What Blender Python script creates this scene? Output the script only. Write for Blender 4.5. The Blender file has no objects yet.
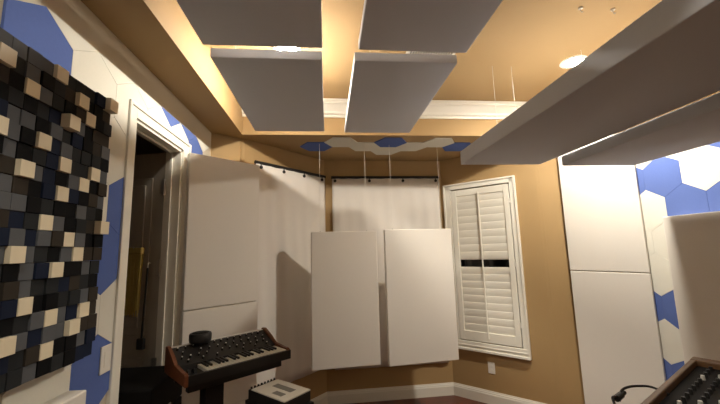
import bpy, bmesh, math, random
from mathutils import Vector, Matrix
random.seed(7)
SC = bpy.context.scene
COL = SC.collection
PI = math.pi

# ------------------------------------------------------------------ materials
def mat(name, col, rough=0.6, metal=0.0, noise=0.0, nscale=40.0, bump=0.0, bscale=300.0, spec=0.5, col2=None):
    m = bpy.data.materials.new(name); m.use_nodes = True
    nt = m.node_tree; b = nt.nodes['Principled BSDF']
    b.inputs['Base Color'].default_value = (*col, 1)
    b.inputs['Roughness'].default_value = rough
    b.inputs['Metallic'].default_value = metal
    b.inputs['Specular IOR Level'].default_value = spec
    tc = nt.nodes.new('ShaderNodeTexCoord')
    if noise > 0 or col2:
        n = nt.nodes.new('ShaderNodeTexNoise'); n.inputs['Scale'].default_value = nscale
        n.inputs['Detail'].default_value = 4
        nt.links.new(tc.outputs['Object'], n.inputs['Vector'])
        r = nt.nodes.new('ShaderNodeMix'); r.data_type = 'RGBA'
        a = col; c = col2 or tuple(x * (1 - noise) for x in col)
        r.inputs['A'].default_value = (*a, 1); r.inputs['B'].default_value = (*c, 1)
        nt.links.new(n.outputs['Fac'], r.inputs['Factor'])
        nt.links.new(r.outputs['Result'], b.inputs['Base Color'])
    if bump > 0:
        n2 = nt.nodes.new('ShaderNodeTexNoise'); n2.inputs['Scale'].default_value = bscale
        nt.links.new(tc.outputs['Object'], n2.inputs['Vector'])
        bp = nt.nodes.new('ShaderNodeBump'); bp.inputs['Strength'].default_value = bump
        bp.inputs['Distance'].default_value = 0.002
        nt.links.new(n2.outputs['Fac'], bp.inputs['Height'])
        nt.links.new(bp.outputs['Normal'], b.inputs['Normal'])
    return m

TAN = mat('tan_wall_paint', (.40, .262, .115), .75, noise=.05, nscale=6, bump=.15, bscale=180)
TRIMW = mat('white_trim_paint', (.80, .77, .68), .4)
CREAM = mat('cream_felt', (.73, .71, .63), .95, noise=.05, nscale=90, bump=.3, bscale=500, spec=.1)
BLUE = mat('blue_felt', (.11, .165, .42), .95, noise=.10, nscale=90, bump=.3, bscale=500, spec=.1)
FABW = mat('white_panel_fabric', (.74, .70, .64), .95, noise=.03, nscale=60, bump=.4, bscale=700, spec=.1)
FABG = mat('grey_panel_fabric', (.64, .65, .69), .95, noise=.04, nscale=60, bump=.4, bscale=700, spec=.1)
SHEET = mat('white_blanket_cloth', (.76, .72, .67), .9, noise=.03, nscale=20, bump=.3, bscale=400, spec=.15)
BLACK = mat('black_plastic', (.012, .011, .011), .45, noise=.2, nscale=30)
BLACKM = mat('black_metal', (.015, .014, .014), .4, metal=.3)
CASEB = mat('black_case_laminate', (.007, .006, .006), .7, noise=.3, nscale=50, spec=.2)
CORD = mat('white_cord', (.75, .72, .66), .5)
STEEL = mat('steel', (.55, .52, .48), .35, metal=.9)
PLASTW = mat('white_plastic', (.76, .73, .66), .4)
KEYW = mat('ivory_key', (.80, .77, .68), .3)
KNOBT = mat('silver_knob_top', (.75, .74, .70), .3, metal=.4)
PRINT = mat('grey_screen_print', (.20, .19, .17), .5)
BRASSY = mat('yellow_fringe_yarn', (.62, .47, .13), .9, noise=.4, nscale=80)
DOORP = mat('door_paint', (.48, .43, .36), .5, noise=.05, nscale=10)
HALL = mat('side_room_paint', (.50, .43, .34), .8, noise=.05, nscale=8)
GLASSB = mat('night_window_glass', (.004, .004, .005), .08)

def wood(name, c1, c2, scale=(1, 12, 12), rough=.4):
    m = bpy.data.materials.new(name); m.use_nodes = True
    nt = m.node_tree; b = nt.nodes['Principled BSDF']; b.inputs['Roughness'].default_value = rough
    tc = nt.nodes.new('ShaderNodeTexCoord'); mp = nt.nodes.new('ShaderNodeMapping')
    mp.inputs['Scale'].default_value = scale
    n = nt.nodes.new('ShaderNodeTexNoise'); n.inputs['Scale'].default_value = 6; n.inputs['Detail'].default_value = 6
    n.inputs['Distortion'].default_value = .6
    r = nt.nodes.new('ShaderNodeMix'); r.data_type = 'RGBA'
    r.inputs['A'].default_value = (*c1, 1); r.inputs['B'].default_value = (*c2, 1)
    L = nt.links
    L.new(tc.outputs['Object'], mp.inputs['Vector']); L.new(mp.outputs['Vector'], n.inputs['Vector'])
    L.new(n.outputs['Fac'], r.inputs['Factor']); L.new(r.outputs['Result'], b.inputs['Base Color'])
    return m
CHEEK = wood('red_brown_cheek_wood', (.22, .07, .025), (.10, .03, .012))
CONSW = wood('walnut_frame_wood', (.17, .085, .035), (.09, .045, .02))
BLK = {'T': wood('pale_pine_block', (.82, .73, .54), (.72, .62, .44), (3, 3, 3), .6),
       'K': mat('black_block_stain', (.004, .004, .005), .8, spec=.15),
       'N': mat('navy_block_stain', (.010, .015, .034), .8, spec=.15),
       'G': mat('grey_block_stain', (.11, .115, .125), .8, spec=.15, noise=.15, nscale=20),
       'D': mat('charcoal_block_stain', (.024, .026, .028), .8, spec=.15, noise=.15, nscale=20),
       'B': mat('umber_block_stain', (.042, .034, .026), .8, spec=.15, noise=.2, nscale=20)}

def floor_mat():
    m = bpy.data.materials.new('red_wood_planks'); m.use_nodes = True
    nt = m.node_tree; b = nt.nodes['Principled BSDF']; b.inputs['Roughness'].default_value = .35
    tc = nt.nodes.new('ShaderNodeTexCoord')
    br = nt.nodes.new('ShaderNodeTexBrick')
    br.inputs['Color1'].default_value = (.20, .055, .022, 1); br.inputs['Color2'].default_value = (.13, .035, .015, 1)
    br.inputs['Mortar'].default_value = (.03, .01, .006, 1); br.inputs['Scale'].default_value = 1
    br.inputs['Mortar Size'].default_value = .002; br.inputs['Brick Width'].default_value = 1.2
    br.inputs['Row Height'].default_value = .09
    n = nt.nodes.new('ShaderNodeTexNoise'); n.inputs['Scale'].default_value = 8; n.inputs['Detail'].default_value = 6
    mx = nt.nodes.new('ShaderNodeMix'); mx.data_type = 'RGBA'; mx.blend_type = 'MULTIPLY'; mx.inputs['Factor'].default_value = .4
    nt.links.new(tc.outputs['Object'], br.inputs['Vector']); nt.links.new(tc.outputs['Object'], n.inputs['Vector'])
    nt.links.new(br.outputs['Color'], mx.inputs['A']); nt.links.new(n.outputs['Color'], mx.inputs['B'])
    nt.links.new(mx.outputs['Result'], b.inputs['Base Color'])
    return m
FLOOR = floor_mat()

def emis(name, col, s):
    m = bpy.data.materials.new(name); m.use_nodes = True
    b = m.node_tree.nodes['Principled BSDF']
    b.inputs['Base Color'].default_value = (1, .95, .85, 1)
    b.inputs['Emission Color'].default_value = (*col, 1); b.inputs['Emission Strength'].default_value = s
    return m

# ------------------------------------------------------------------ helpers
def link(name, bm, m, parent=None, loc=(0, 0, 0), rotz=0, smooth=False):
    bmesh.ops.recalc_face_normals(bm, faces=bm.faces[:])
    me = bpy.data.meshes.new(name); bm.to_mesh(me); bm.free()
    for x in (m if isinstance(m, list) else [m]): me.materials.append(x)
    if smooth:
        for p in me.polygons: p.use_smooth = True
    o = bpy.data.objects.new(name, me); COL.objects.link(o)
    o.location = loc; o.rotation_euler = (0, 0, rotz)
    if parent: o.parent = parent
    return o
def tag(o, label, cat, group=None):
    o['label'] = label; o['category'] = cat
    if group: o['group'] = group
    return o
def thing(name, label, cat, loc=(0, 0, 0), rotz=0, group=None):
    o = bpy.data.objects.new(name, None); o.empty_display_size = .1; COL.objects.link(o)
    o.location = loc; o.rotation_euler = (0, 0, rotz)
    return tag(o, label, cat, group)
def struct(name, bm, m, parent=None, **k):
    o = link(name, bm, m, parent, **k)
    if not parent: o['kind'] = 'structure'
    return o
def B(): return bmesh.new()
def box(bm, x0, x1, y0, y1, z0, z1, mi=0, bev=0, M=None):
    r = bmesh.ops.create_cube(bm, size=1)
    vs = r['verts']
    for v in vs:
        v.co = Vector((x0 + (v.co.x + .5) * (x1 - x0), y0 + (v.co.y + .5) * (y1 - y0), z0 + (v.co.z + .5) * (z1 - z0)))
    fs = {f for v in vs for f in v.link_faces}
    for f in fs: f.material_index = mi
    if bev:
        es = list({e for v in vs for e in v.link_edges})
        rr = bmesh.ops.bevel(bm, geom=es, offset=bev, segments=2, affect='EDGES', profile=.5)
        vs = list({v for f in rr['faces'] for v in f.verts} | {v for v in vs if v.is_valid})
        for f in rr['faces']: f.material_index = mi
    if M is not None:
        for v in vs: v.co = M @ v.co
    return bm
def prism(bm, pts, h0, h1, axis='z', mi=0):
    """extrude a 2D outline; axis = direction of extrusion"""
    def P(p, h):
        if axis == 'z': return Vector((p[0], p[1], h))
        if axis == 'x': return Vector((h, p[0], p[1]))
        return Vector((p[0], h, p[1]))
    a = [bm.verts.new(P(p, h0)) for p in pts]; b = [bm.verts.new(P(p, h1)) for p in pts]
    f = [bm.faces.new(a), bm.faces.new(b[::-1])]
    n = len(pts)
    for i in range(n): f.append(bm.faces.new((a[i], b[i], b[(i + 1) % n], a[(i + 1) % n])))
    for q in f: q.material_index = mi
    return bm
def cyl(bm, c, r, h, axis='z', seg=20, r2=None, mi=0):
    M = Matrix.Translation(Vector(c))
    if axis == 'x': M = M @ Matrix.Rotation(PI / 2, 4, 'Y')
    if axis == 'y': M = M @ Matrix.Rotation(PI / 2, 4, 'X')
    rr = bmesh.ops.create_cone(bm, cap_ends=True, segments=seg, radius1=r, radius2=r if r2 is None else r2, depth=h, matrix=M)
    for v in rr['verts']:
        for f in v.link_faces: f.material_index = mi
    return bm
def rodv(bm, a, b, r, seg=8, mi=0):
    a = Vector(a); b = Vector(b); d = b - a
    M = Matrix.Translation((a + b) / 2) @ d.to_track_quat('Z', 'Y').to_matrix().to_4x4()
    rr = bmesh.ops.create_cone(bm, cap_ends=True, segments=seg, radius1=r, radius2=r, depth=d.length, matrix=M)
    for v in rr['verts']:
        for f in v.link_faces: f.material_index = mi
    return bm
def tube(bm, pts, r, seg=8):
    pts = [Vector(p) for p in pts]
    # catmull-rom resample
    q = []
    for i in range(len(pts) - 1):
        p0 = pts[max(i - 1, 0)]; p1 = pts[i]; p2 = pts[i + 1]; p3 = pts[min(i + 2, len(pts) - 1)]
        for k in range(6):
            t = k / 6
            q.append(.5 * ((2 * p1) + (p2 - p0) * t + (2 * p0 - 5 * p1 + 4 * p2 - p3) * t * t + (3 * p1 - p0 - 3 * p2 + p3) * t ** 3))
    q.append(pts[-1])
    rings = []
    for i, p in enumerate(q):
        d = (q[min(i + 1, len(q) - 1)] - q[max(i - 1, 0)]).normalized()
        u = d.orthogonal().normalized() if i == 0 else (u - d * u.dot(d)).normalized()
        w = d.cross(u)
        rings.append([bm.verts.new(p + (u * math.cos(2 * PI * k / seg) + w * math.sin(2 * PI * k / seg)) * r) for k in range(seg)])
    for a, b in zip(rings, rings[1:]):
        for k in range(seg): bm.faces.new((a[k], a[(k + 1) % seg], b[(k + 1) % seg], b[k]))
    bm.faces.new(rings[0][::-1]); bm.faces.new(rings[-1])
    return bm
def lathe(bm, prof, seg=28):
    rings = [[bm.verts.new((r * math.cos(2 * PI * k / seg), r * math.sin(2 * PI * k / seg), z)) for k in range(seg)] for r, z in prof]
    for a, b in zip(rings, rings[1:]):
        for k in range(seg): bm.faces.new((a[k], a[(k + 1) % seg], b[(k + 1) % seg], b[k]))
    bm.faces.new(rings[0][::-1]); bm.faces.new(rings[-1])
    return bm

# ------------------------------------------------------------------ room plan (metres; camera stands over the origin)
HS, HC = 2.74, 3.055                      # soffit and tray ceiling heights
XL, XR, YF = -1.03, 2.58, -2.7
P = [(XL, YF), (XL, 3.05), (-.79, 3.20), (-.032, 4.004), (1.412, 4.037), (2.184, 3.283), (XR, 2.96), (XR, YF)]
TX0, TX1, TY0, TY1 = -.77, 2.37, -2.3, 3.09
T = .12

bm = B(); box(bm, XL - 1.7, XR + .2, YF - .2, 4.3, -.1, 0); struct('floor', bm, FLOOR)

# left wall with its doorway
DY0, DY1, DZ = 1.86, 2.46, 2.40
bm = B()
box(bm, XL - .095, XL, YF, DY0, 0, 3.2); box(bm, XL - .095, XL, DY1, 3.05, 0, 3.2); box(bm, XL - .095, XL, DY0, DY1, DZ, 3.2)
struct('wall_left', bm, mat('cream_wall_paint', (.62, .55, .43), .75, noise=.04, nscale=6, bump=.15, bscale=180))
def wallseg(name, a, b, m=TAN):
    a = Vector((*a, 0)); b = Vector((*b, 0)); d = (b - a).normalized(); n = Vector((-d.y, d.x, 0))   # outward (left of a->b)
    bm = B(); prism(bm, [tuple((a - d * .02)[:2]), tuple((b + d * .02)[:2]), tuple((b + n * T + d * .02)[:2]), tuple((a + n * T - d * .02)[:2])], 0, 3.2)
    struct(name, bm, m)
wallseg('wall_left_corner', P[1], P[2])
wallseg('wall_back_left', P[2], P[3])
wallseg('wall_back', P[3], P[4])
wallseg('wall_right_corner', P[5], P[6])
wallseg('wall_right', P[6], P[7])
wallseg('wall_front', P[7], P[0])

# right bay wall with a window opening
wa = Vector((*P[4], 0)); wb = Vector((*P[5], 0)); WL = (wb - wa).length
WANG = math.atan2(wb.y - wa.y, wb.x - wa.x)
# local frame: x along the wall left->right as seen, y outward, z up
W0, W1, WZ0, WZ1 = .115, .80, .62, 2.35
bm = B()
box(bm, -.02, W0, 0, T, 0, 3.2); box(bm, W1, WL + .02, 0, T, 0, 3.2)
box(bm, W0, W1, 0, T, 0, WZ0); box(bm, W0, W1, 0, T, WZ1, 3.2)
wbr = struct('wall_back_right', bm, TAN, loc=wa, rotz=WANG)

# ceiling: soffit ring, tray sides, tray top
bm = B()
S = .06
prism(bm, [(XL, TY0), (TX0, TY0), (TX0, TY1), (XL, 3.09)], HS, HS + S)
prism(bm, [(TX1, TY0), (XR, TY0), (XR, TY1), (TX1, TY1)], HS, HS + S)
prism(bm, [(XL, YF), (XR, YF), (XR, TY0), (XL, TY0)], HS, HS + S)
prism(bm, [(XL - .05, TY1), (XR + .05, TY1), (XR + .05, 4.1), (XL - .05, 4.1)], HS, HS + S)
t = .05
box(bm, TX0 - t, TX0, TY0 - t, TY1 + t, HS + S, HC); box(bm, TX1, TX1 + t, TY0 - t, TY1 + t, HS + S, HC)
box(bm, TX0, TX1, TY0 - t, TY0, HS + S, HC); box(bm, TX0, TX1, TY1, TY1 + t, HS + S, HC)
box(bm, XL - .1, XR + .1, YF - .1, 4.2, HC, HC + .1)
struct('ceiling', bm, TAN)

# crown moulding round the tray
def crown(name, a, b, inward):
    prof = [(0, 0), (.012, 0), (.016, .02), (.03, .03), (.036, .05), (.075, .10), (.09, .108), (.095, .13), (.105, .132), (.105, .145), (0, .145)]
    a = Vector(a); b = Vector(b); n = Vector(inward)
    bm = B()
    va = [bm.verts.new(Vector((a.x, a.y, HC - .145 + z)) + n * u) for u, z in prof]
    vb = [bm.verts.new(Vector((b.x, b.y, HC - .145 + z)) + n * u) for u, z in prof]
    k = len(prof)
    for i in range(k): bm.faces.new((va[i], va[(i + 1) % k], vb[(i + 1) % k], vb[i]))
    bm.faces.new(va); bm.faces.new(vb[::-1])
    struct(name, bm, TRIMW)
crown('trim_1', (TX0, TY1, 0), (TX1, TY1, 0), (0, -1, 0))

# baseboards
def baseboard(name, a, b, cut0=0, cut1=0):
    a = Vector((*a, 0)); b = Vector((*b, 0)); d = (b - a).normalized(); n = Vector((d.y, -d.x, 0))
    a = a + d * cut0; b = b - d * cut1
    prof = [(0, 0), (.016, 0), (.016, .095), (.012, .105), (.012, .113), (.007, .122), (.006, .133), (0, .133)]
    bm = B()
    va = [bm.verts.new(a + n * u + Vector((0, 0, z))) for u, z in prof]; vb = [bm.verts.new(b + n * u + Vector((0, 0, z))) for u, z in prof]
    k = len(prof)
    for i in range(k): bm.faces.new((va[i], va[(i + 1) % k], vb[(i + 1) % k], vb[i]))
    bm.faces.new(va); bm.faces.new(vb[::-1])
    struct(name, bm, TRIMW)
baseboard('baseboard_back_left', P[2], P[3]); baseboard('baseboard_back', P[3], P[4])
baseboard('baseboard_back_right', P[4], P[5]); baseboard('baseboard_right', P[5], P[6])

# ------------------------------------------------------------------ door, casing, side room
bm = B()
cw = .075
for y0, y1 in ((DY0 - cw, DY0 - .001), (DY1 + .001, DY1 + .12)):
    box(bm, XL, XL + .014, y0 + (.02 if y0 < DY0 else 0), y1 - (.02 if y0 > DY0 else 0), 0, DZ + cw - .02, bev=.003)
box(bm, XL, XL + .0139, DY0 - .001, DY1 + .001, DZ + .001, DZ + cw - .02, bev=.003)
box(bm, XL, XL + .020, DY0 - cw, DY0 - cw + .02, 0, DZ + cw, bev=.003)
box(bm, XL, XL + .020, DY1 + .10, DY1 + .12, 0, DZ + cw, bev=.003)
box(bm, XL, XL + .0199, DY0 - cw + .02, DY1 + .10, DZ + cw - .02, DZ + cw, bev=.003)
# jambs and stops
box(bm, XL - .097, XL + .004, DY0 - .002, DY0 + .018, 0, DZ); box(bm, XL - .097, XL + .004, DY1 - .018, DY1 + .002, 0, DZ)
box(bm, XL - .097, XL + .004, DY0, DY1, DZ - .018, DZ + .002)
box(bm, XL - .065, XL - .05, DY1 - .03, DY1 - .018, 0, DZ - .018); box(bm, XL - .065, XL - .05, DY0 + .018, DY1 - .018, DZ - .03, DZ - .018)
struct('trim_2', bm, TRIMW)
bm = B()
box(bm, XL - 1.6, XL - 1.5, .9, 4.2, 0, 2.9); box(bm, XL - 1.6, XL - .095, 4.1, 4.2, 0, 2.9); box(bm, XL - 1.6, XL - .095, .9, 1.0, 0, 2.9)
struct('wall_side_room', bm, HALL)
bm = B(); box(bm, XL - 1.6, XL - .095, .9, 4.2, 2.8, 2.9); struct('ceiling_side_room', bm, HALL)
# door leaf, swung open into the side room
da = math.radians(164)
dl = struct('door_1', B(), DOORP, loc=(XL - .099, DY1 - .012, 0), rotz=da)
bm = B(); dw = .60
box(bm, 0, dw, -.035, 0, .01, DZ - .02)
me = dl.data; 
for (x0, x1, z0, z1) in ((.09, dw - .09, .25, 1.0), (.09, dw - .09, 1.14, 2.2)):
    box(bm, x0, x1, -.001, .007, z0, z1, bev=.003); box(bm, x0 + .05, x1 - .05, -.001, .012, z0 + .05, z1 - .05, bev=.003)
    box(bm, x0, x1, -.042, -.034, z0, z1, bev=.003)
bmesh.ops.recalc_face_normals(bm, faces=bm.faces[:]); bm.to_mesh(me); bm.free(); 
for k, z in enumerate((2.13, 1.58, .95)):
    bm = B(); cyl(bm, (0, 0, 0), .010, .11, seg=12); 
    box(bm, 0, .03, -.004, -.001, -.048, .048)
    link('hinge', bm, STEEL, dl, loc=(-.004, .006, z))

# wall strip near the door: switch plate
sp = thing('light_switch', 'white light switch plate on the blue tile beside the door casing', 'light switch', (XL + .0105, 1.738, 1.20))
bm = B(); box(bm, 0, .006, -.037, .037, -.060, .060, bev=.002); pl_ = link('plate', bm, PLASTW, sp)
bm = B(); box(bm, .006, .008, -.015, .017, -.034, .034, bev=.001); link('rocker', bm, PLASTW, pl_)

# ------------------------------------------------------------------ window and shutter
win = thing('window_1', 'window', 'window', wa, WANG)
for k in ('label', 'category'): del win[k]
win['kind'] = 'structure'
bm = B(); c = .052
OX0, OX1, OZ0, OZ1 = .035, .855, .535, 2.41
box(bm, OX0, OX0 + .085, -.024, 0, OZ0, OZ1, bev=.004); box(bm, OX1 - .062, OX1, -.024, 0, OZ0, OZ1, bev=.004)
box(bm, OX0, OX1, -.024, 0, OZ1 - .062, OZ1, bev=.004); box(bm, OX0, OX1, -.030, 0, OZ0, OZ0 + .085, bev=.004)
box(bm, OX0 - .005, OX0 + .016, -.036, 0, OZ0, OZ1 + .004, bev=.003); box(bm, OX1 - .016, OX1 + .005, -.036, 0, OZ0, OZ1 + .004, bev=.003)
box(bm, OX0, OX1, -.036, 0, OZ1 - .014, OZ1 + .005, bev=.003); box(bm, OX0 - .005, OX1 + .005, -.044, 0, OZ0 - .012, OZ0 + .012, bev=.003)
box(bm, OX0 + .01, OX1 - .01, -.036, 0, OZ0 + .035, OZ0 + .05, bev=.003)
link('window_frame', bm, TRIMW, win)
bm = B(); box(bm, W0, W1, .07, .075, WZ0, WZ1); link('pane', bm, GLASSB, win)
sh = thing('window_shutter', 'white plantation shutter closed over the window in the right bay wall', 'window shutter', wa, WANG)
SX0, SX1, SZ0, SZ1 = .125, .785, .63, 2.335
bm = B(); st = .058
box(bm, SX0, SX0 + st, -.022, .010, SZ0, SZ1, bev=.003); box(bm, SX1 - st, SX1, -.022, .010, SZ0, SZ1, bev=.003)
box(bm, SX0 + st, SX1 - st, -.020, .008, SZ1 - .075, SZ1, bev=.003); box(bm, SX0 + st, SX1 - st, -.020, .008, SZ0, SZ0 + .10, bev=.003)
sf_ = link('shutter_frame', bm, TRIMW, sh)
lx0, lx1 = SX0 + st + .002, SX1 - st - .002
def louver(z, ang):
    bm = B(); n = 12; w = .046; hh = .006
    pts = []
    for k in range(n):
        a = 2 * PI * k / n; u = math.cos(a) * w; v = math.sin(a) * hh
        pts.append((v * math.cos(ang) - u * math.sin(ang), u * math.cos(ang) + v * math.sin(ang)))
    prism(bm, pts, lx0, lx1, 'x')
    link('louver', bm, TRIMW, sh, loc=(0, -.004, z), smooth=False)
zt = SZ1 - .075; zb = SZ0 + .10
for z0_, z1_ in ((1.522, zt), (zb, 1.430)):
    n_ = round((z1_ - z0_) / .078); pit = (z1_ - z0_) / n_
    for q in range(n_): louver(z0_ + pit * (q + .5), .10)
bm = B(); box(bm, .445, .457, -.036, -.024, .67, 2.29, bev=.002); link('tilt_rod', bm, TRIMW, sh)
for z in (2.15, 1.47, .85):
    bm = B(); cyl(bm, (0, 0, 0), .005, .055, seg=10); box(bm, -.012, .012, .002, .004, -.027, .027)
    link('hinge', bm, PLASTW, sf_, loc=(SX1 + .002, -.026, z))
ou = thing('wall_outlet', 'white electrical outlet low on the tan wall beneath the window', 'outlet', wa + Vector((math.cos(WANG) * .45, math.sin(WANG) * .45, .37)), WANG)
bm = B(); box(bm, -.036, .036, -.006, -.0005, -.058, .058, bev=.002); pl_ = link('plate', bm, PLASTW, ou)
for z in (-.022, .022):
    bm = B(); cyl(bm, (0, -.007, z), .016, .004, 'y', 16); link('socket', bm, PLASTW, pl_)

# ------------------------------------------------------------------ hexagon felt tiles
def hexpts(cx, cy, s, flat=False):
    o = 0 if flat else PI / 6
    return [(cx + s * math.cos(o + k * PI / 3), cy + s * math.sin(o + k * PI / 3)) for k in range(6)]
def clip(pts, ax, lim, keep_less):
    out = []
    ins = lambda p: (p[ax] <= lim) if keep_less else (p[ax] >= lim)
    for i in range(len(pts)):
        a, b = pts[i], pts[(i + 1) % len(pts)]
        if ins(a): out.append(a)
        if ins(a) != ins(b):
            t = (lim - a[ax]) / (b[ax] - a[ax]); out.append((a[0] + (b[0] - a[0]) * t, a[1] + (b[1] - a[1]) * t))
    return out
def area(p): return abs(sum(p[i][0] * p[(i + 1) % len(p)][1] - p[(i + 1) % len(p)][0] * p[i][1] for i in range(len(p)))) / 2
def inset(p, d):
    cx = sum(q[0] for q in p) / len(p); cy = sum(q[1] for q in p) / len(p)
    out = []
    for q in p:
        v = Vector((q[0] - cx, q[1] - cy)); l = v.length
        out.append((cx + v.x * (1 - d / l), cy + v.y * (1 - d / l)))
    return out
def tile(pts, plane, base, blue, label, group):
    """plane 'L' left wall, 'R' right wall, 'S' soffit; pts are (y,z) or (x,y)"""
    cx = sum(q[0] for q in pts) / len(pts); cy = sum(q[1] for q in pts) / len(pts)
    q = [(a - cx, b - cy) for a, b in pts]; th = .009
    q1 = inset(q, .0003); q2 = inset(q, .0012)
    bm = B()
    def V(p, h):
        if plane == 'L': return (h, p[0], p[1])
        if plane == 'R': return (-h, p[0], p[1])
        return (p[0], p[1], -h)
    rings = [[bm.verts.new(V(p, h)) for p in qq] for qq, h in ((q1, 0), (q1, th - .002), (q2, th))]
    n = len(q)
    for a, b in zip(rings, rings[1:]):
        for k in range(n): bm.faces.new((a[k], a[(k + 1) % n], b[(k + 1) % n], b[k]))
    bm.faces.new(rings[0][::-1]); bm.faces.new(rings[-1])
    loc = (base, cx, cy) if plane != 'S' else (cx, cy, base)
    o = link('felt_hexagon_tile', bm, BLUE if blue else CREAM, loc=loc)
    return tag(o, label, 'acoustic tile', group)

HSZ = .1677; HW = .1452
# left wall
GL = 'felt hexagon tiles on the left wall'
LB = {(1, 2): 0, (3, 2): 0}
def lwhere(y, z):
    if z > 2.3 and y > 1.75:
        return 'over the door casing, %s' % ('at its left corner' if y < 2 else 'second from the left corner' if y < 2.2 else 'third from the left corner' if y < 2.5 else 'at its right corner')
    return None
bluesL = {(1.820, 1.910), (1.675, 1.658), (1.675, 1.155), (1.240, 2.413), (2.255, 2.665), (2.545, 2.665), (2.691, 2.413)}
lab_left = {
    (1.820, 1.910): 'upper of two joined blue hexagon tiles between the block diffuser and door casing',
    (1.675, 1.658): 'lower of two joined blue hexagon tiles beside the diffuser, half hidden by its edge',
    (1.675, 1.155): 'blue felt hexagon tile around the white light switch plate, below the diffuser',
    (1.240, 2.413): 'large blue felt hexagon tile rising above the top of the block diffuser',
    (2.255, 2.665): 'small blue triangular cut tile above the middle of the door casing',
    (2.545, 2.665): 'small blue triangular cut tile above the right end of the door casing',
    (2.691, 2.413): 'blue felt tile at the top right corner of the door casing',
}
for k in range(-1, 7):
    z = 1.155 + .2515 * k
    yb = 1.675 if k % 2 == 0 else 1.820
    for n in range(-4, 6):
        y = yb + .2904 * n
        if y < .95 or y > 2.95: continue
        if k == -1 or (k == 0 and y < 1.2) or (k == 1 and y < 1.4) or (k == 2 and y < 1.5) or (k == 4 and y < 1.5) or (k == 6 and y < 1.2): continue   # out of sight
        if k < 5 and y > 1.9: continue
        pts = hexpts(y, z, HSZ)
        pts = clip(pts, 1, 2.58, True)
        if len(pts) < 3: continue
        ymax = max(p[0] for p in pts); ymin = min(p[0] for p in pts); zmax = max(p[1] for p in pts); zmin = min(p[1] for p in pts)
        if ymax < 1.515 and zmin > 1.27 and zmax < 2.34: continue          # wholly behind the diffuser
        if abs(y - 1.82) < .01 and abs(z - 2.413) < .01:
            pts = [(1.675, 2.497), (1.675, 2.329), (1.82, 2.245), (1.838, 2.255), (1.838, 2.44), (1.965, 2.44), (1.965, 2.497), (1.82, 2.58)]
        elif y < 2.0: 
            if zmax < 2.5: pts = clip(pts, 0, 1.838, True)
        elif zmax > 2.48 and y < 2.6:
            pts = clip(pts, 1, 2.44, False)
        elif y > 2.6 and z > 2.4: pts = clip(pts, 0, 2.50, False)
        else: continue
        if len(pts) < 3 or area(pts) < .003: continue
        key = next((b for b in bluesL if abs(b[0] - y) < .02 and abs(b[1] - z) < .02), None)
        RW = {-1: 'seventh', 0: 'sixth', 1: 'fifth', 2: 'fourth', 3: 'third', 4: 'second', 5: 'top', 6: 'topmost'}[k]
        if key: lab = lab_left[key]
        elif z > 2.6: lab = 'small cream triangular cut tile above %s' % ('the bare wall strip, right of the large blue one' if y < 1.5 else 'the wall between diffuser and door casing' if y < 1.8 else 'the left end of the door casing' if y < 2.1 else 'the leaning white panel, right of the blue ones')
        elif k == 5 and y < 1.1: lab = 'cream felt hexagon tile above the diffuser, left of the large blue one'
        elif k == 5 and y < 1.6: lab = 'cream felt hexagon tile above the diffuser, just right of the large blue one'
        elif k == 5 and y < 2.0: lab = 'cream felt hexagon tile wrapped round the top left corner of the door casing'
        elif k == 5 and y < 2.2: lab = 'cream felt tile trimmed over the left half of the door casing'
        elif k == 5: lab = 'cream felt tile trimmed over the right half of the door casing, between blue ones'
        elif k == 4: lab = 'cream felt hexagon tile beside the upper right edge of the diffuser' if y > 1.5 else 'cream felt hexagon tile behind the upper part of the diffuser'
        elif k == 3: lab = 'cream felt tile left of the upper joined blue one, behind the diffuser edge'
        elif k == 1 and y > 1.7: lab = 'cream felt hexagon tile above the light switch, beside the left door casing'
        elif k == 1: lab = 'cream felt hexagon tile behind the lower edge of the block diffuser'
        elif k == 0: lab = 'cream felt hexagon tile below the diffuser, left of the blue one with the switch'
        elif y > 1.7: lab = 'cream felt tile below the blue one with the switch, beside the casing'
        else: lab = 'cream felt tile low on the left wall, around the top of the low white panel'
        tile(pts, 'L', XL + .0003, key is not None, lab, GL)

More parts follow.
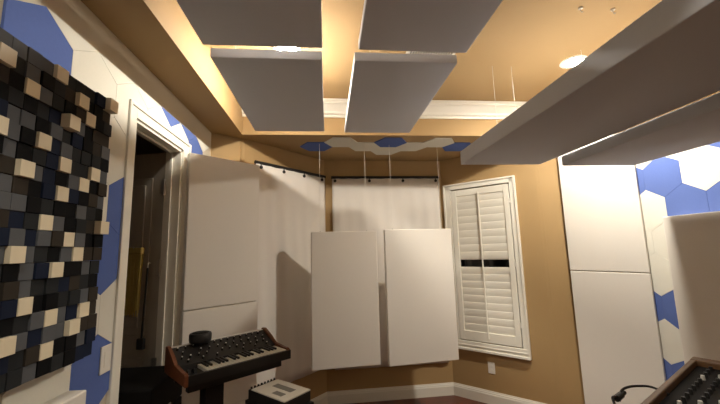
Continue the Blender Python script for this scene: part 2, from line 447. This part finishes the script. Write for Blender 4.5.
# right wall
GR = 'felt hexagon tiles on the right wall'
for k in range(-6, 3):
    z = 2.165 + .2515 * k
    for n in range(-4, 2):
        y = 2.49 + .2904 * n + (.1452 if k % 2 == 0 else 0)
        if y < 1.8 or y > 2.70 or k == 2 or (k < -1 and y < 2.3 and abs(y - 2.345) > .01) or (k == 1 and y > 2.6): continue   # out of sight
        pts = clip(hexpts(y, z, HSZ), 1, 2.735, True)
        if len(pts) < 3 or area(pts) < .003: continue
        if max(p[0] for p in pts) < 2.27 and max(p[1] for p in pts) < 1.83: continue
        blue = (k == 0 and y > 2.3) or (k == -1 and y < 2.3) or (k in (-4, -6) and 2.3 < y < 2.7) or (k == 1 and abs(y - 1.909) < .02)
        side = 'left' if y > 2.49 else 'right'
        if k == 0 and blue: lab = 'full bright blue hexagon tile high on the right wall above the shaded panel' if y < 2.49 else 'partly hidden blue hexagon tile high on the right wall, beside the white corner panel'
        elif k == -1 and blue: lab = 'blue hexagon tile just above the shaded panel, %s' % ('touching the full bright blue one' if y > 2.1 else 'at the right edge of the photo')
        elif k == -4 and blue: lab = 'blue felt tile forming the %s half of the upper bow-tie beside the corner panel' % side
        elif k == -6 and blue: lab = 'blue felt tile forming the %s half of the lower bow-tie beside the corner panel' % side
        elif k == 1 and blue: lab = 'blue felt hexagon tile below the hanging cloud at the far right edge'
        elif k == 2: lab = 'cream felt tile in the topmost row of the right wall, hidden above the cloud'
        elif k == 1: lab = 'cream felt hexagon tile just above %s' % ('and left of the full bright blue one' if y > 2.4 else 'and right of the full bright blue one')
        elif k == 0: lab = 'cream felt hexagon tile %s' % ('right of the full bright blue one' if y > 1.9 else 'at the far right edge, second right of the full bright blue one')
        elif k == -1: lab = 'cream felt hexagon tile just below the full bright blue one, left of the shaded panel' if y > 2.3 else 'cream felt hexagon tile at the far right above the shaded panel'
        else: lab = 'cream felt tile %s, %s' % ({-2: 'two rows below the full bright blue one', -3: 'just above the upper blue bow-tie', -5: 'between the two blue bow-ties'}.get(k, 'low down'), 'beside the shaded panel' if y < 2.4 else 'beside the corner panel')
        tile(pts, 'R', XR - .0003, blue, lab, GR)

# soffit
s2 = .1677
soff = [(-.076, 3.44, 1, 'blue felt hexagon tile at the left end of the soffit row'),
        (.175, 3.295, 0, 'white felt hexagon tile next to the left blue one on the soffit'),
        (.427, 3.44, 0, 'white felt hexagon tile touching the left of the central blue one on the soffit'),
        (.678, 3.295, 1, 'blue felt hexagon tile in the middle of the soffit row'),
        (.678, 3.585, 0, 'white felt hexagon tile behind the central blue one on the soffit'),
        (.930, 3.44, 0, 'white felt hexagon tile touching the right of the central blue one on the soffit'),
        (1.181, 3.295, 0, 'white felt hexagon tile next to the right blue one on the soffit'),
        (1.433, 3.44, 1, 'blue felt hexagon tile on the soffit beside the hanging cloud corner')]
for x, y, b, lab in soff:
    pts = hexpts(x - .03, y, s2, True)
    tile(pts, 'S', HS - .0003, b, lab, 'felt hexagon tiles on the soffit')

# ------------------------------------------------------------------ wooden block diffuser on the left wall
PT = .0525; NR, NC = 20, 16; ZT = 2.33; YR = 1.512
TANS = {(1, 9), (2, 7), (0, 5), (1, 3), (3, 4), (2, 2), (0, 0), (5, 9), (5, 6), (7, 7), (6, 4), (6, 1), (7, 2), (8, 4), (10, 5), (10, 0),
        (11, 3), (12, 7), (12, 2), (13, 4), (15, 6), (16, 4), (16, 1), (17, 2), (17, 7), (18, 4), (9, 13), (4, 12), (14, 11), (2, 14), (17, 13)}
# colours read row by row for the ten columns in view (column 0 is nearest the door)
dif = thing('block_diffuser', 'large wall panel of small square wooden blocks in black, grey, brown and pine', 'sound diffuser', (XL + .0095, 1.0, 1.8))
bm = B(); box(bm, 0, .022, YR - NC * PT - 1.0, YR - 1.0, ZT - NR * PT - 1.8, ZT - 1.8, bev=.002)
link('backing_board', bm, BLK['K'], dif)
stuff = B(); keys = 'KNGDBT'
rows = ['T.DDDT.GGG', 'BKKTBDKGDT', 'DKTBKDGTKB', 'BBKGTNDKDK', 'GBKNDGKGGN', 'KDDDGNTKGT', 'GTDDTNDKGK', 'BKTGKNGTBD', 'GBKNTNKBGG', 'KDGKKDKGGK',
        'TBDKGTDNBB', 'KKGTBGNGNK', 'BBTGKDGTGG', 'DGKKTNGKDG', 'KDBNDDGBGG', 'BGDDKKTNGB', 'BTNGTGDKDG', 'BBTGGNGBTK', 'NGKKTBDNGD', 'NNKDKGDDGG']
for i in range(NR):
    for j in range(NC):
        if (i, j) in TANS: c = 'T'
        elif j < 10 and rows[i][j] in 'KNGDB': c = rows[i][j]
        else: c = random.choice('KKNNDDDGGGBB')
        d = random.choice((.060, .063, .066, .070)) if c != 'T' else random.choice((.068, .072, .078))
        if (i, j) in ((0, 0), (10, 0), (3, 4)): d = .090
        y1 = YR - j * PT - .0006; y0 = y1 - PT + .0012; z1 = ZT - i * PT - .0006; z0 = z1 - PT + .0012
        if 4 <= j <= 8:
            b2 = B(); cy = (y0 + y1) / 2; cz = (z0 + z1) / 2
            box(b2, 0, d, y0 - cy, y1 - cy, z0 - cz, z1 - cz, bev=.0012)
            link('wood_block', b2, BLK[c], dif, loc=(.022, cy - 1.0, cz - 1.8))
        else:
            box(stuff, .022, .022 + d, y0 - 1.0, y1 - 1.0, z0 - 1.8, z1 - 1.8, mi=keys.index(c))
so = link('wood_blocks', stuff, [BLK[k] for k in keys], dif); so['kind'] = 'stuff'

# ------------------------------------------------------------------ fabric panels
def panel_mesh(w, t, h, bev=.006, name='panel', m=FABW):
    bm = B(); box(bm, -w / 2, w / 2, -t / 2, t / 2, 0, h, bev=bev)
    # subtle puckered wrap: subdivide big faces lightly
    return bm
def single_panel(label, a, b, z0, z1, t, m=FABW, group=None, tilt=0):
    """front face runs a->b (plan), thickness behind it (left of a->b)"""
    a = Vector((*a, z0)); b = Vector((*b, z0)); d = b - a; w = d.length; ang = math.atan2(d.y, d.x)
    n = Vector((-d.y, d.x, 0)).normalized()
    o = link('acoustic_panel', panel_mesh(w, t, z1 - z0), m, loc=(a + b) / 2 + n * t / 2, rotz=ang)
    if tilt: o.rotation_euler = (tilt, 0, ang)
    return tag(o, label, 'acoustic panel', group)
PL0, PL1 = (-.969, 2.45), (-.555, 2.83)
single_panel('tall white fabric panel standing across the left corner beside the door, upper of two stacked', PL0, PL1, 1.288, 2.382, .05, group='white fabric panels stacked beside the door')
single_panel('shorter white fabric panel behind the keyboard, lower of two stacked beside the door', PL0, PL1, .585, 1.282, .05, group='white fabric panels stacked beside the door')
single_panel('low white plinth panel under the shorter fabric panel behind the keyboard stand', (-.964, 2.455), (-.56, 2.825), 0.0, .579, .05, group='white fabric panels stacked beside the door')
PR0, PR1 = (2.285, 3.09), (2.543, 2.53)
single_panel('tall white fabric panel in the right corner, upper of two stacked', PR0, PR1, 1.418, 2.60, .028, group='white fabric panels stacked in the right corner')
single_panel('tall white fabric panel in the right corner, lower of two stacked', PR0, PR1, .0, 1.413, .028, group='white fabric panels stacked in the right corner')
single_panel('thick cream panel on the right wall half in brown shadow below blue tiles', (XR - .10, 2.305), (XR - .10, 1.10), .3, 1.845, .088)
single_panel('white panel on the left wall below the block diffuser, only its top corner showing', (XL + .085, .75), (XL + .085, 1.515), .55, 1.15, .073)

# ceiling panels (grey underside, pale edge wrap)
def hung_panel(label, x0, x1, y0, y1, z0, t, ztop, group, m=FABG, edge=None, name='ceiling_panel', ins=.1, insx=None):
    root = thing(name, label, 'ceiling panel', ((x0 + x1) / 2, (y0 + y1) / 2, z0), 0, group)
    w = (x1 - x0) / 2; l = (y1 - y0) / 2
    bm = B(); box(bm, -w, w, -l, l, 0, t, bev=.005); link('fabric_body', bm, m, root)
    for sx in (-1, 1):
        for sy in (-1, 1):
            bm = B(); cyl(bm, (0, 0, 0), .0012, ztop - z0 - t + .002, seg=6)
            link('hanging_wire', bm, CORD, root, loc=(sx * (w - (insx or ins)), sy * (l - ins), t + (ztop - z0 - t) / 2))
    return root
GC = 'grey ceiling panels hung in the tray'
hung_panel('grey fabric ceiling panel, back left of four, beyond the glowing gap light', -.60, -.018, 1.715, 2.835, 2.68, .052, HC, GC)
hung_panel('grey fabric ceiling panel, back right of four, in front of the white crown moulding', .158, .735, 1.715, 2.855, 2.68, .052, HC, GC)
hung_panel('grey fabric ceiling panel, front left of four, cut by the top of the photo', -.60, -.014, .45, 1.612, 2.68, .045, HC, GC)
hung_panel('grey fabric ceiling panel, front right of four, near the ceiling vent', .170, .745, .45, 1.615, 2.68, .045, HC, GC)
hung_panel('long thick grey hanging cloud nearest the middle of the room', 1.045, 1.70, .05, 2.51, 2.30, .106, HC, 'long grey clouds hung on the right', name='hanging_cloud', ins=.14, insx=.25)
hung_panel('long thin grey hanging cloud closest to the right wall', 1.705, 2.275, -.1, 2.265, 2.228, .072, HC, 'long grey clouds hung on the right', name='hanging_cloud', ins=.14)

# two white panels hanging in the bay
def bay_panel(label, a, b, z0, z1, t=.05):
    a = Vector((*a, z0)); b = Vector((*b, z0)); d = b - a; w = d.length; ang = math.atan2(d.y, d.x)
    n = Vector((-d.y, d.x, 0)).normalized()
    root = thing('hanging_acoustic_panel', label, 'acoustic panel', (a + b) / 2 + n * t / 2, ang, 'white panels hanging in the bay')
    link('fabric_body', panel_mesh(w, t, z1 - z0), FABW, root)
    for s in (-1, 1):
        x = s * (w / 2 - .09)
        bm = B(); rodv(bm, (x, 0, z1 - z0 - .003), (x, .0, HS - z0 + .001 - .010), .0016); hw_ = link('hanging_wire', bm, CORD, root)
        bm = B(); cyl(bm, (x, 0, z1 - z0 + .004), .006, .012, seg=10); link('eye_screw', bm, STEEL, hw_)
bay_panel('white fabric panel hanging on wires in the bay, left one of the pair', (-.159, 3.28), (.478, 3.33), .592, 1.844, .08)
bay_panel('white fabric panel hanging on wires in the bay, right one beside the window', (.559, 3.33), (1.265, 3.41), .570, 1.855, .05)

# ------------------------------------------------------------------ white sound blankets on black rods
def blanket(label, a, b, s0, s1, z0, z1, nclip, first):
    a = Vector((*a, 0)); b = Vector((*b, 0)); d = (b - a).normalized(); ang = math.atan2(d.y, d.x)
    root = thing('sound_blanket', label, 'sound blanket', a, ang, 'white sound blankets hung on the bay walls')
    bm = B(); nx, nz = 40, 24; th = .012
    def pt(i, k, back):
        x = s0 + (s1 - s0) * i / nx; z = z0 + (z1 - z0) * k / nz
        wv = .004 * math.sin(x * 23) * (1 - k / nz * .6) + .003 * math.sin(x * 41 + z * 2)
        return (x, -.022 - (0 if back else th) + wv, z)
    fr = [[bm.verts.new(pt(i, k, 0)) for k in range(nz + 1)] for i in range(nx + 1)]
    bk = [[bm.verts.new(pt(i, k, 1)) for k in range(nz + 1)] for i in range(nx + 1)]
    for i in range(nx):
        for k in range(nz):
            bm.faces.new((fr[i][k], fr[i + 1][k], fr[i + 1][k + 1], fr[i][k + 1]))
            bm.faces.new((bk[i][k], bk[i][k + 1], bk[i + 1][k + 1], bk[i + 1][k]))
        bm.faces.new((fr[i][0], bk[i][0], bk[i + 1][0], fr[i + 1][0])); bm.faces.new((fr[i][nz], fr[i + 1][nz], bk[i + 1][nz], bk[i][nz]))
    for k in range(nz):
        bm.faces.new((fr[0][k], fr[0][k + 1], bk[0][k + 1], bk[0][k])); bm.faces.new((fr[nx][k], bk[nx][k], bk[nx][k + 1], fr[nx][k + 1]))
    link('cloth', bm, SHEET, root, smooth=True)
    bm = B(); cyl(bm, ((s0 + s1) / 2, -.028, z1 + .014), .017, s1 - s0 + .02, 'x', 16)
    for x in (s0 + .05, s1 - .05): box(bm, x - .01, x + .01, -.028, 0, z1 + .006, z1 + .018)
    rod_ = link('rod', bm, BLACKM, root)
    for q in range(nclip):
        x = s0 + first + (s1 - s0 - 2 * first) * q / (nclip - 1)
        bm = B(); cyl(bm, (x, -.04, z1 - .030), .017, .014, 'y', 14); box(bm, x - .004, x + .004, -.044, -.036, z1 - .028, z1 + .01)
        link('clip', bm, BLACK, rod_)
blanket('white sound blanket on a black rod, on the left bay wall with the pointed shadow', P[2], P[3], .13, 1.075, .40, 2.515, 4, .05)
blanket('white sound blanket on a black rod, on the centre bay wall behind the hanging panels', P[3], P[4], .09, 1.395, .36, 2.51, 4, .035)

# ------------------------------------------------------------------ lights
LCOL = (1.0, .925, .80)
def downlight(label, x, y, s):
    root = thing('recessed_downlight', label, 'ceiling light', (x, y, HC), 0, 'recessed ceiling lights')
    bm = B()
    prof = [(.066, -.001), (.066, -.006), (.090, -.006), (.095, -.0005)]
    seg = 36
    rings = [[bm.verts.new((r * math.cos(2 * PI * k / seg), r * math.sin(2 * PI * k / seg), z)) for k in range(seg)] for r, z in prof]
    for a, b in zip(rings, rings[1:] + rings[:1]):
        for k in range(seg): bm.faces.new((a[k], a[(k + 1) % seg], b[(k + 1) % seg], b[k]))
    link('trim_ring', bm, PLASTW, root)
    bm = B(); seg = 36
    vs = [bm.verts.new((.064 * math.cos(2 * PI * k / seg), .064 * math.sin(2 * PI * k / seg), -.004)) for k in range(seg)]
    ct = bm.verts.new((0, 0, -.010))
    for k in range(seg): bm.faces.new((vs[(k + 1) % seg], vs[k], ct))
    bm.faces.new(vs)
    link('lens', bm, emis('lamp_glow_%d' % int(s), LCOL, s), root)
downlight('glowing recessed ceiling light seen through the gap between the two left grey panels', -.262, 2.215, 330)
downlight('glowing recessed ceiling light above the long hanging cloud on the right', 1.905, 2.28, 530)
downlight('recessed ceiling light behind the camera on the left', -.27, .10, 150)
downlight('recessed ceiling light behind the camera on the right', 1.0, -.75, 60)
downlight('recessed ceiling light near the front wall', -.1, -1.6, 80)

# ceiling vent
v = thing('ceiling_vent', 'white slotted air vent in the ceiling above the right grey panels', 'air vent', (.755, 2.19, HC))
bm = B()
for q in ((-.18, .18, -.075, -.055), (-.18, .18, .055, .075), (-.18, -.16, -.055, .055), (.16, .18, -.055, .055)): box(bm, *q, -.008, 0)
link('frame', bm, PLASTW, v)
bm = B(); box(bm, -.16, .16, -.055, .055, -.002, -.0005); link('backing', bm, BLACK, v)
bm = B()
for k in range(17): box(bm, -.157 + k * .0187, -.152 + k * .0187, -.054, .054, -.008, -.002)
link('slats', bm, PLASTW, v)
for x, lab in ((1.516, 'small ceiling hook, left one of the pair above the hanging cloud'), (1.725, 'small ceiling hook, right one of the pair above the hanging cloud')):
    h = link('ceiling_hook', B(), STEEL, loc=(x, 1.71, HC)); b2 = B()
    cyl(b2, (0, 0, -.004), .012, .008, seg=14)
    tube(b2, [(0, 0, -.004), (0, 0, -.02), (.008, 0, -.03), (.014, 0, -.022)], .0025)
    bmesh.ops.recalc_face_normals(b2, faces=b2.faces[:]); b2.to_mesh(h.data); b2.free()
    tag(h, lab, 'hook', 'ceiling hooks')

# ------------------------------------------------------------------ keyboard synthesizer, local x = width, y = depth (towards the back)
FLc = Vector((-.728, 1.895, 1.0)); FRc = Vector((-.247, 2.289, 1.0))
d = (FRc - FLc); SW = d.length; SANG = math.atan2(d.y, d.x); SD = .33
syn = thing('synthesizer', 'black analog keyboard synthesizer with wooden end cheeks on a stand by the door', 'synthesizer', FLc, SANG)
bm = B(); prism(bm, [(0.0, .0), (SD, 0), (SD, .125), (SD - .02, .13), (.155, .062), (.15, .035), (.012, .035), (0, .025)], .016, SW - .016, 'x')
box(bm, .018, SW + .001, -.007, .012, -.001, .050)
link('body', bm, BLACK, syn)
for x0, x1 in ((0, .018), (SW - .018, SW)):
    bm = B(); prism(bm, [(-.005, -.002), (SD + .004, -.002), (SD + .004, .142), (SD - .035, .145), (.215, .105), (.165, .07), (.06, .062), (.01, .062), (-.005, .052)], x0, x1, 'x')
    bmesh.ops.bevel(bm, geom=bm.edges[:], offset=.0025, segments=2, affect='EDGES')
    link('end_cheek', bm, CHEEK, syn)
kx0 = .115; kx1 = SW - .020; NW = 22; kw = (kx1 - kx0) / NW
for k in range(NW):
    bm = B(); box(bm, -kw / 2 + .0006, kw / 2 - .0006, -.140, 0, 0, .017, bev=.0012)
    link('white_key', bm, KEYW, syn, loc=(kx0 + kw * (k + .5), .150, .036))
for k in range(NW - 1):
    if k % 7 in (2, 6): continue
    bm = B(); box(bm, -.0055, .0055, -.09, 0, 0, .011, bev=.0015)
    link('black_key', bm, BLACK, syn, loc=(kx0 + kw * (k + 1), .150, .053))
for x in (.045, .075):
    bm = B(); cyl(bm, (0, 0, 0), .024, .012, 'x', 24); link('control_wheel', bm, BLACKM, syn, loc=(x, .085, .032))
# knobs lie on the sloping panel from (y .155, z .062) to (y SD-.02, z .13)
sl = math.atan2(.068, SD - .175)
for r, (u, xs) in enumerate(((.84, 13), (.58, 11), (.34, 12), (.14, 7))):
    for k in range(xs):
        x = .05 + (SW - .10) * (k + (.3 if r % 2 else 0)) / (xs - .5)
        if (r, k) in ((3, 3), (2, 4), (1, 1)): continue
        y = .155 + (SD - .175) * u; z = .062 + .068 * u
        big = (r + k) % 3 == 0
        o = link('knob', cyl(cyl(B(), (0, 0, .006), .0085 if big else .0062, .014, seg=14, r2=.007 if big else .005), (0, 0, .0137), .0046 if big else .0034, .0022, seg=12, mi=1), [BLACK, KNOBT], syn, loc=(x, y, z))
        o.rotation_euler = (sl, 0, 0)
o = link('rear_strip', box(B(), .02, SW - .02, SD - .022, SD - .002, .126, .133), KNOBT, syn)

# black round accessory on the back of the synth
M2 = Matrix.Translation(FLc) @ Matrix.Rotation(SANG, 4, 'Z')
p = M2 @ Vector((.185, SD - .018, .1335))
ac = thing('portable_speaker', 'small black rounded speaker sitting on the back of the keyboard', 'speaker', p, SANG)
link('housing', lathe(B(), [(.058, 0), (.062, .004), (.064, .02), (.064, .044), (.060, .052), (.05, .054)]), BLACK, ac, smooth=True)
link('grille', lathe(B(), [(.048, .0543), (.045, .056), (.02, .057)]), CASEB, ac, smooth=True)

# stand under the synth
pc = M2 @ Vector((.20, .15, 0))
sd = thing('keyboard_stand', 'black pedestal stand carrying the wooden-cheeked keyboard', 'keyboard stand', (pc.x, pc.y, 0), SANG)
link('column', box(B(), -.052, .052, -.045, .045, .03, .955, bev=.006), BLACKM, sd)
link('base', box(B(), -.26, .26, -.16, .16, 0, .03, bev=.008), BLACKM, sd)
for y in (-.10, .10): link('support_arm', box(B(), -.17, .38, y - .02, y + .02, .955, .997, bev=.004), BLACKM, sd)

# black flight case in the doorway
fc = thing('equipment_case', 'tall black equipment case standing in the dark doorway', 'case', (-1.21, 2.15, 0))
link('body', box(B(), -.30, .30, -.20, .20, .04, .80, bev=.01), CASEB, fc)
link('lid', box(B(), -.30, .30, -.20, .20, .804, .982, bev=.01), CASEB, fc)
for x in (-.24, .24):
    for y in (-.15, .15): link('caster', cyl(B(), (x, y, .02), .02, .02, 'x', 16), BLACK, fc)
for z in (.80,): 
    link('latch', box(B(), .298, .306, -.03, .03, z - .03, z + .03, bev=.002), STEEL, fc)
    link('latch', box(B(), -.08, -.02, -.206, -.198, z - .03, z + .03, bev=.002), STEEL, fc)

# white topped drum machine on its own little stand
wbx = thing('drum_machine', 'black desktop drum machine with a white top face and two grey patches', 'drum machine', (-.262, 1.988, .87), math.radians(-43))
link('body', box(B(), -.166, .135, -.090, .090, 0, .052, bev=.004), BLACK, wbx)
fp_ = link('faceplate', box(B(), -.138, .135, -.090, .090, .052, .060, bev=.003), PLASTW, wbx)
link('display', box(B(), -.075, .075, .000, .040, .0595, .0612, bev=.0005), PRINT, fp_)
link('display', box(B(), .0, .075, -.062, -.028, .0595, .0612, bev=.0005), PRINT, fp_)
for k in range(8):
    link('knob', cyl(B(), (0, 0, .006), .0065, .013, seg=14, r2=.0055), BLACK, wbx, loc=(-.152, -.078 + k * .022, .052))
ws = thing('side_stand', 'black side stand holding up the white topped drum machine', 'stand', (-.262, 1.988, 0), math.radians(-43))
link('top', box(B(), -.18, .15, -.10, .10, .848, .869, bev=.004), BLACKM, ws)
link('column', box(B(), -.03, .03, -.03, .03, .025, .849, bev=.004), BLACKM, ws)
link('base', box(B(), -.16, .16, -.12, .12, 0, .025, bev=.006), BLACKM, ws)

# ------------------------------------------------------------------ mixing console, bottom right
CA = math.radians(30.8)
con = thing('mixing_console', 'dark mixing console in a wooden frame at the lower right corner', 'mixing console', (1.767, 1.593, .98), CA)
CW, CD = 1.02, .46
link('body', box(B(), -CW + .02, -.02, -CD + .02, -.02, .0, .098, bev=.004), CASEB, con)
link('frame_rail', box(B(), -CW, 0, -.022, 0, -.01, .122, bev=.004), CONSW, con)
link('frame_rail', box(B(), -CW, 0, -CD, -CD + .022, -.01, .100, bev=.004), CONSW, con)
link('end_cheek', box(B(), -.065, .0, -CD, -.0, -.01, .124, bev=.004), CONSW, con)
link('end_cheek', box(B(), -CW, -CW + .035, -CD, -.0, -.01, .124, bev=.004), CONSW, con)
for i in range(16):
    x = -.105 - i * .055
    for j in range(4):
        m_ = KNOBT if (i + j) % 7 == 3 else BLACK
        link('knob', cyl(B(), (0, 0, .009), .0085, .018, seg=14, r2=.0065), m_, con, loc=(x, -.075 - j * .045, .098))
for i in range(16):
    x = -.105 - i * .055
    fs_ = link('fader_slot', box(B(), x - .002, x + .002, -.41, -.28, .0975, .0988), BLACKM, con)
    link('fader', box(B(), -.006, .006, -.010, .010, .002, .016, bev=.002), BLACK, fs_, loc=(x, -.32 - .06 * random.random(), .098))
cs = thing('console_stand', 'dark stand under the wooden framed mixing console', 'stand', (1.767, 1.593, 0), CA)
link('shelf', box(B(), -CW + .03, -.03, -CD + .03, -.03, .94, .969, bev=.004), BLACKM, cs)
for x in (-CW + .08, -.08):
    for y in (-CD + .07, -.07): link('leg', box(B(), x - .02, x + .02, y - .02, y + .02, 0, .941, bev=.003), BLACKM, cs)
MC = Matrix.Translation((1.767, 1.593, .98)) @ Matrix.Rotation(CA, 4, 'Z')
cb = thing('audio_cable', 'black looping cable with a plug behind the mixing console', 'cable', MC @ Vector((-.70, .03, .10)), CA)
link('lead', tube(B(), [(-.04, .05, -.01), (.0, .055, .012), (.04, .045, .02), (.08, .02, .022), (.11, -.012, .020), (.13, -.06, .002)], .0045), BLACK, cb, smooth=True)
link('lead', tube(B(), [(-.03, .055, .0), (-.09, .055, .01), (-.13, .02, -.03), (-.12, .0, -.07)], .0045), BLACK, cb, smooth=True)
link('plug', cyl(cyl(B(), (-.03, .055, 0), .012, .05, 'x', 14), (.01, .055, 0), .008, .04, 'x', 14), BLACKM, cb)

# ------------------------------------------------------------------ things hanging on the open door leaf (local frame of the leaf)
MD = Matrix.Translation((XL - .099, DY1 - .012, 0)) @ Matrix.Rotation(da, 4, 'Z')
du = thing('yarn_duster', 'yellow fringed yarn duster hanging on the open door in the dark doorway', 'duster', MD @ Vector((.165, .014, 1.685)), da)
link('hook', tube(B(), [(0, .0, .03), (0, .02, .03), (0, .035, .02), (0, .04, .035)], .004), STEEL, du)
link('header', box(B(), -.062, .062, .012, .042, -.012, .032, bev=.008), BRASSY, du)
bm = B()
for k in range(46):
    x = -.055 + .11 * (k % 23) / 22 + random.uniform(-.002, .002); y = .018 + .014 * (k // 23); L = random.uniform(.36, .42)
    tube(bm, [(x, y, 0), (x * .92 + random.uniform(-.004, .004), y + .004, -L * .5), (x * .85 + random.uniform(-.01, .01), y + random.uniform(-.004, .008), -L)], .0042, 5)
link('fringe', bm, BRASSY, du)
br = thing('hand_broom', 'thin dark handled brush hanging beside the yellow duster on the open door', 'brush', MD @ Vector((.065, .014, 1.58)), da)
link('handle', rodv(B(), (0, .02, 0), (.016, .02, -.45), .006, 10), BLACKM, br)
link('loop', tube(B(), [(0, .0, .03), (0, .015, .035), (0, .02, .015), (0, .02, -.005)], .002), CORD, br)
link('head', box(B(), -.008, .044, .008, .032, -.52, -.45, bev=.006), BLACK, br)

# ------------------------------------------------------------------ camera
cam = bpy.data.cameras.new('camera'); co = bpy.data.objects.new('camera', cam); COL.objects.link(co)
f = 340.0
dd = Vector((-32, -49, -f)).normalized()                    # world +Y seen in camera axes
uu = Vector((-.191, (f + 32 * .191) / 49, -1)).normalized() # world +Z seen in camera axes
rr = dd.cross(uu)
co.matrix_world = Matrix(((rr.x, rr.y, rr.z, 0), (dd.x, dd.y, dd.z, 0), (uu.x, uu.y, uu.z, 1.66), (0, 0, 0, 1)))
cam.sensor_width = 36; cam.lens = 36 * f / 720; cam.clip_start = .02
SC.camera = co

w = bpy.data.worlds.new('world'); SC.world = w; w.use_nodes = True
w.node_tree.nodes['Background'].inputs[0].default_value = (.05, .045, .04, 1)
w.node_tree.nodes['Background'].inputs[1].default_value = .02
SC.view_settings.view_transform = 'Standard'; SC.view_settings.look = 'None'; SC.view_settings.gamma = 1
SC.view_settings.use_curve_mapping = False
SC.view_settings.exposure = 1.5
